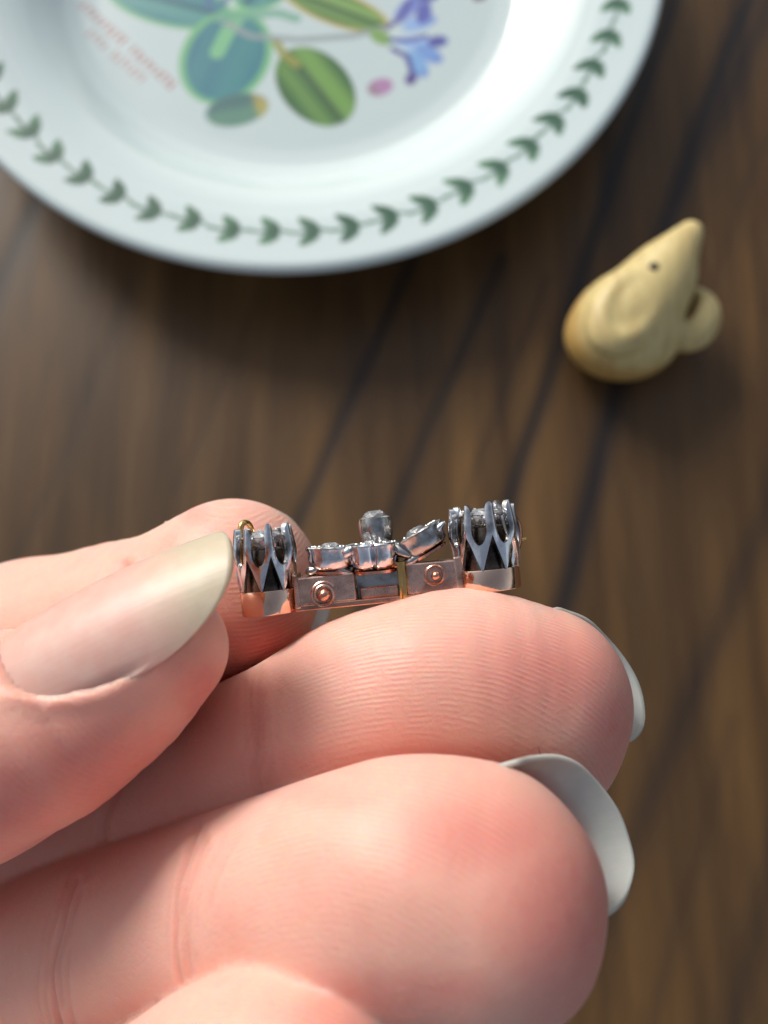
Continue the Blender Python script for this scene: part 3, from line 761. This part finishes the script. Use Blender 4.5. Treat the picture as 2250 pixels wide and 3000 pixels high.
def collet(cx, cy, Rb, Hb, Hc, phase, label):
    # rose gold band, slightly hammered into facets
    n = 44; prof = [(Rb*.90, 0), (Rb*.985, .6), (Rb, 3), (Rb*1.004, Hb*.5), (Rb, Hb-3), (Rb*.985, Hb-.6), (Rb*.90, Hb), (Rb*.82, Hb), (Rb*.82, 0)]
    bm = lathe(prof, n, cap=False)
    for v in bm.verts:
        a = math.atan2(v.co.x, v.co.z); q = 1+.006*math.sin(5*a+phase*9)+.004*math.sin(11*a); v.co.x *= q; v.co.z *= q
    rings = [list(bm.verts)[i*n:(i+1)*n] for i in range(len(prof))]
    for k in range(n): bm.faces.new((rings[-1][k], rings[-1][(k+1) % n], rings[0][(k+1) % n], rings[0][k]))
    c = bpart('collet', bm, M_BAND, brooch, (cx, cy, 0), (0, phase, 0), smooth=True)
    c['label'] = label
    cm = None
    for k in range(8):
        if cm is None:
            o = bpart('claw', claw_mesh(Hc, Rb*.98), M_SIL, c, (0, Hb-2, 0), smooth=True); cm = o.data
        else: o = link('claw', cm, None, c, (0, (Hb-2)*BS, 0))
        o.rotation_euler = (random.uniform(-.015, .015), 2*math.pi*k/8+random.uniform(-.03, .03), random.uniform(-.02, .02)); o.scale = (1, random.uniform(.94, 1.03), 1)
    st = bpart('stone', gem(Rb*.78, 40, 10), M_GEM, c, (0, Hb+Hc*.82, 0))
    bpart('backing', lathe([(1, 4), (Rb*.78, 4), (Rb*.80, Hb*.8), (Rb*.74, Hb+Hc*.40), (Rb*.62, Hb+Hc*.62), (Rb*.5, Hb+Hc*.64), (1, Hb+Hc*.5)], 24), M_BLACK, c, smooth=True)  # inner cup coloured dark to stand for shade between the claws
x, y = bl(585, 1324); collet(x, 0, 61, 52, 139, .30, 'clawed stone setting beside the thumb nail')
x, y = bl(1058, 1272); collet(x, 4, 67, 47, 142, .12, 'clawed stone setting resting on the middle fingertip')

# the bar: bottom rail, two riveted side plates, a recessed middle, a gold pillar
bpart('rail', box(-185, 172, 0, 13, -36, 36), M_ROSE, bevel=2.5)
bpart('side_plate', box(-182, -52, 12, 72, -34, 34, 1.5), M_ROSE2, bevel=4)
bpart('side_plate', box(56, 172, 12, 78, -34, 34, 1.5), M_ROSE2, bevel=4)
bpart('inner_plate', box(-52, 50, 12, 66, -32, -8), M_DSIL, bevel=2)
bpart('inner_ledge', box(-44, 38, 12, 34, -10, 12), M_ROSE2, bevel=3)
bpart('top_rail', box(-46, 62, 72, 84, -30, 30), M_ROSE, bevel=3)
pm = box(40, 56, 6, 84, 8, 40); bmesh.ops.subdivide_edges(pm, edges=pm.edges[:], cuts=3, use_grid_fill=True)
for v in pm.verts: v.co.x += random.uniform(-1.6, 1.6); v.co.z += random.uniform(-2, 2)
bpart('pillar', pm, M_GOLD, smooth=True)
bpart('end_piece', box(-184, -172, 4, 80, -30, 38, 2), M_ROSE2, bevel=4); bpart('end_piece', box(160, 176, 4, 84, -30, 37, 2), M_ROSE2, bevel=4)
def rivet(u, v, ro, coil):
    x, y = bl(u, v)
    turns = 1.6 if coil else 1.0; P = []
    for k in range(int(36*turns)):
        t = k/36; a = 2*math.pi*t+.6; r = ro*(1-.32*t/turns*(1.3 if coil else .2)); P.append((r*math.cos(a), r*math.sin(a), 1.5*t))
    c = bpart('wire_coil', tube(P, 3.6, 8), M_ROSE2 if coil else M_ROSE, brooch, (x, y, 36), smooth=True)
    bm = bmesh.new(); bmesh.ops.create_uvsphere(bm, u_segments=20, v_segments=12, radius=ro*.52)
    for q in bm.verts: q.co += Vector((0, 0, 0)); q.co.x += .08*q.co.y
    bpart('bead', bm, M_ROSE, c, (2, -1, 3), smooth=True)
rivet(701, 1281, 27, True); rivet(937, 1240, 20, False)

# flower and leaf settings along the top
def setting(u, v, r, h, tilt, z, lobes, label, gems, yaw=0., sx=1.0, mat=M_SIL):
    x, y = bl(u, v)
    n = 60
    bm = lathe([(r*.45, -h*.72), (r*.74, -h*.64), (r*.90, -h*.46), (r*.965, -h*.1), (r*.98, h*.26), (r*1.03, h*.36), (r*1.04, h*.46), (r*.98, h*.52), (r*.86, h*.5), (r*.8, h*.34), (r*.2, h*.3)], n, lobes, .34 if lobes else 0)
    for q in bm.verts:
        q.co.x *= sx
        q.co += Vector((random.uniform(-.4, .4), random.uniform(-.7, .7), random.uniform(-.4, .4)))
    s = bpart('setting', bm, mat, brooch, (x, y, z), (0, yaw, tilt), smooth=True); s['label'] = label
    bpart('gold_back', lathe([(r*.4, -h*.92), (r*.76, -h*.86), (r*.78, -h*.72), (r*.4, -h*.68)], 36), M_ROSE, s, smooth=True, bevel=0).scale = (sx, 1, 1)
    for gx, gz, gr in gems:
        bpart('stone', gem(gr, gr*1.5, 8), M_GEM, s, (gx*sx, h*.46, gz), (0, random.uniform(0, 3), 0))
        for k in range(5):
            a = 2*math.pi*(k+.3)/5
            bm = bmesh.new(); bmesh.ops.create_icosphere(bm, subdivisions=2, radius=3.6)
            bpart('grain', bm, M_SIL, s, (gx*sx+gr*1.05*math.cos(a), h*.52, gz+gr*1.05*math.sin(a)), smooth=True)
    return s
setting(716, 1202, 47, 42, math.radians(-4), 6, 0, 'round stone setting next to the left collet', [(0, 6, 24), (-26, 22, 8), (26, 22, 8)], 0, 1.14)
setting(808, 1197, 58, 46, math.radians(-1), 14, 5, 'lobed flower setting in the middle of the bar', [(0, -14, 18), (-26, 22, 12), (26, 22, 12)], .62, 1.04)
setting(910, 1166, 46, 40, math.radians(25), 4, 0, 'tilted stone setting beside the right collet', [(-2, 4, 27), (30, 20, 7)], 0, 1.22, M_DSIL)
x, y = bl(812, 1146)
s = bpart('stone_cup', lathe([(24, -58), (30, -40), (37, -6), (38, 18), (36, 27), (30, 30), (28, 22), (6, 20)], 36, 4, .12), M_DSIL, brooch, (x, y, -26), smooth=True)
bpart('stone', gem(28, 44, 8), M_GEM, s, (0, 30, 0))
# small domed petals that join the settings into one spray
def petal(u, v, z, a, b, c, rot, mat):
    x, y = bl(u, v); bm = bmesh.new(); bmesh.ops.create_uvsphere(bm, u_segments=20, v_segments=12, radius=1)
    for q in bm.verts:
        k = 1-.35*q.co.x; q.co = Vector((q.co.x*a, q.co.y*b*k, q.co.z*c*k))
    bpart('petal', bm, mat, brooch, (x, y, z), rot, smooth=True)
petal(757, 1187, 30, 24, 13, 16, (0, .4, .5), M_SIL); petal(866, 1190, 26, 26, 13, 15, (0, -.5, -.6), M_DSIL)
petal(686, 1228, 16, 26, 11, 14, (0, 0, .25), M_DSIL); petal(742, 1232, 22, 22, 10, 14, (0, 0, -.3), M_DSIL)
petal(893, 1206, 22, 24, 11, 15, (0, 0, .45), M_DSIL); petal(838, 1222, 24, 22, 9, 14, (0, 0, .2), M_ROSE)
petal(946, 1140, 22, 20, 10, 13, (0, -.3, .7), M_SIL)
# struts under the settings
for u0, v0, u1, v1, z in ((700, 1222, 690, 1250, 4), (905, 1192, 895, 1225, 2), (760, 1225, 752, 1248, 0), (812, 1150, 812, 1225, -26)):
    a, b = bl(u0, v0), bl(u1, v1); bpart('strut', tube([(*a, z), (*((np.array(a)+b)/2), z+2), (*b, z)], 9, 10), M_DSIL, smooth=True)
# pin with its hinge, behind the bar
P = [(-300, 112, -92), (-296, 150, -70), (-292, 176, -66), (-288, 178, -74), (-270, 120, -84)]
a1, a2 = bl(516, 1205), bl(523, 1128)
bpart('pin_hinge', tube(resample([[*bl(519, 1222), -14, 0], [*bl(515, 1170), -14, 0], [*bl(519, 1134), -18, 0], [*bl(530, 1131), -34, 0], [*bl(536, 1150), -52, 0], [*bl(540, 1200), -60, 0]], 5)[:, :3], 6.5, 10), M_GOLD, smooth=True)
bpart('pin_stem', tube([(*bl(640, 1290), -50), (*bl(820, 1272), -52), (*bl(1000, 1240), -56), (*bl(1070, 1195), -62), (*bl(1110, 1174), -66), (*bl(1148, 1166), -70)], [8, 8, 8, 8, 7, 2.5], 10), M_GOLD, smooth=True)
bpart('pin_catch', tube(resample([[*bl(1105, 1210), -62, 0], [*bl(1128, 1180), -68, 0], [*bl(1131, 1140), -74, 0], [*bl(1120, 1118), -80, 0]], 5)[:, :3], 9, 10), M_ROSE, smooth=True)

# ------------------------------------------------------------------ small dark fibre on the fingers
def fibre():
    me_pts = [(1165, 1605), (1163, 1617), (1167, 1627), (1164, 1640), (1163, 1650)]
    P = []
    for u, v in me_pts:
        q = cs(u, v, 40.0); dr = q/np.linalg.norm(q); t = 38.0
        for _ in range(60):
            dd = float(hand_sdf(np.array([dr*t], np.float32))[0]); t += dd*.9
            if dd < .005: break
        P.append(c2w(dr*(t-.06)))
    P = np.array(P); o0 = P[-1].copy()
    bm = tube((P-o0)*1000, .028, 6)
    me = bpy.data.meshes.new('lint_fibre')
    for v in bm.verts: v.co *= .001
    bm.to_mesh(me); bm.free()
    m = Mat('fibre'); m.set(Base_Color=srgb(66, 48, 48), Roughness=.7)
    o = link('lint_fibre', me, m.m, loc=tuple(o0)); tag(o, 'tiny dark lint fibre stuck on the middle finger above the ring nail', 'fibre')
fibre()
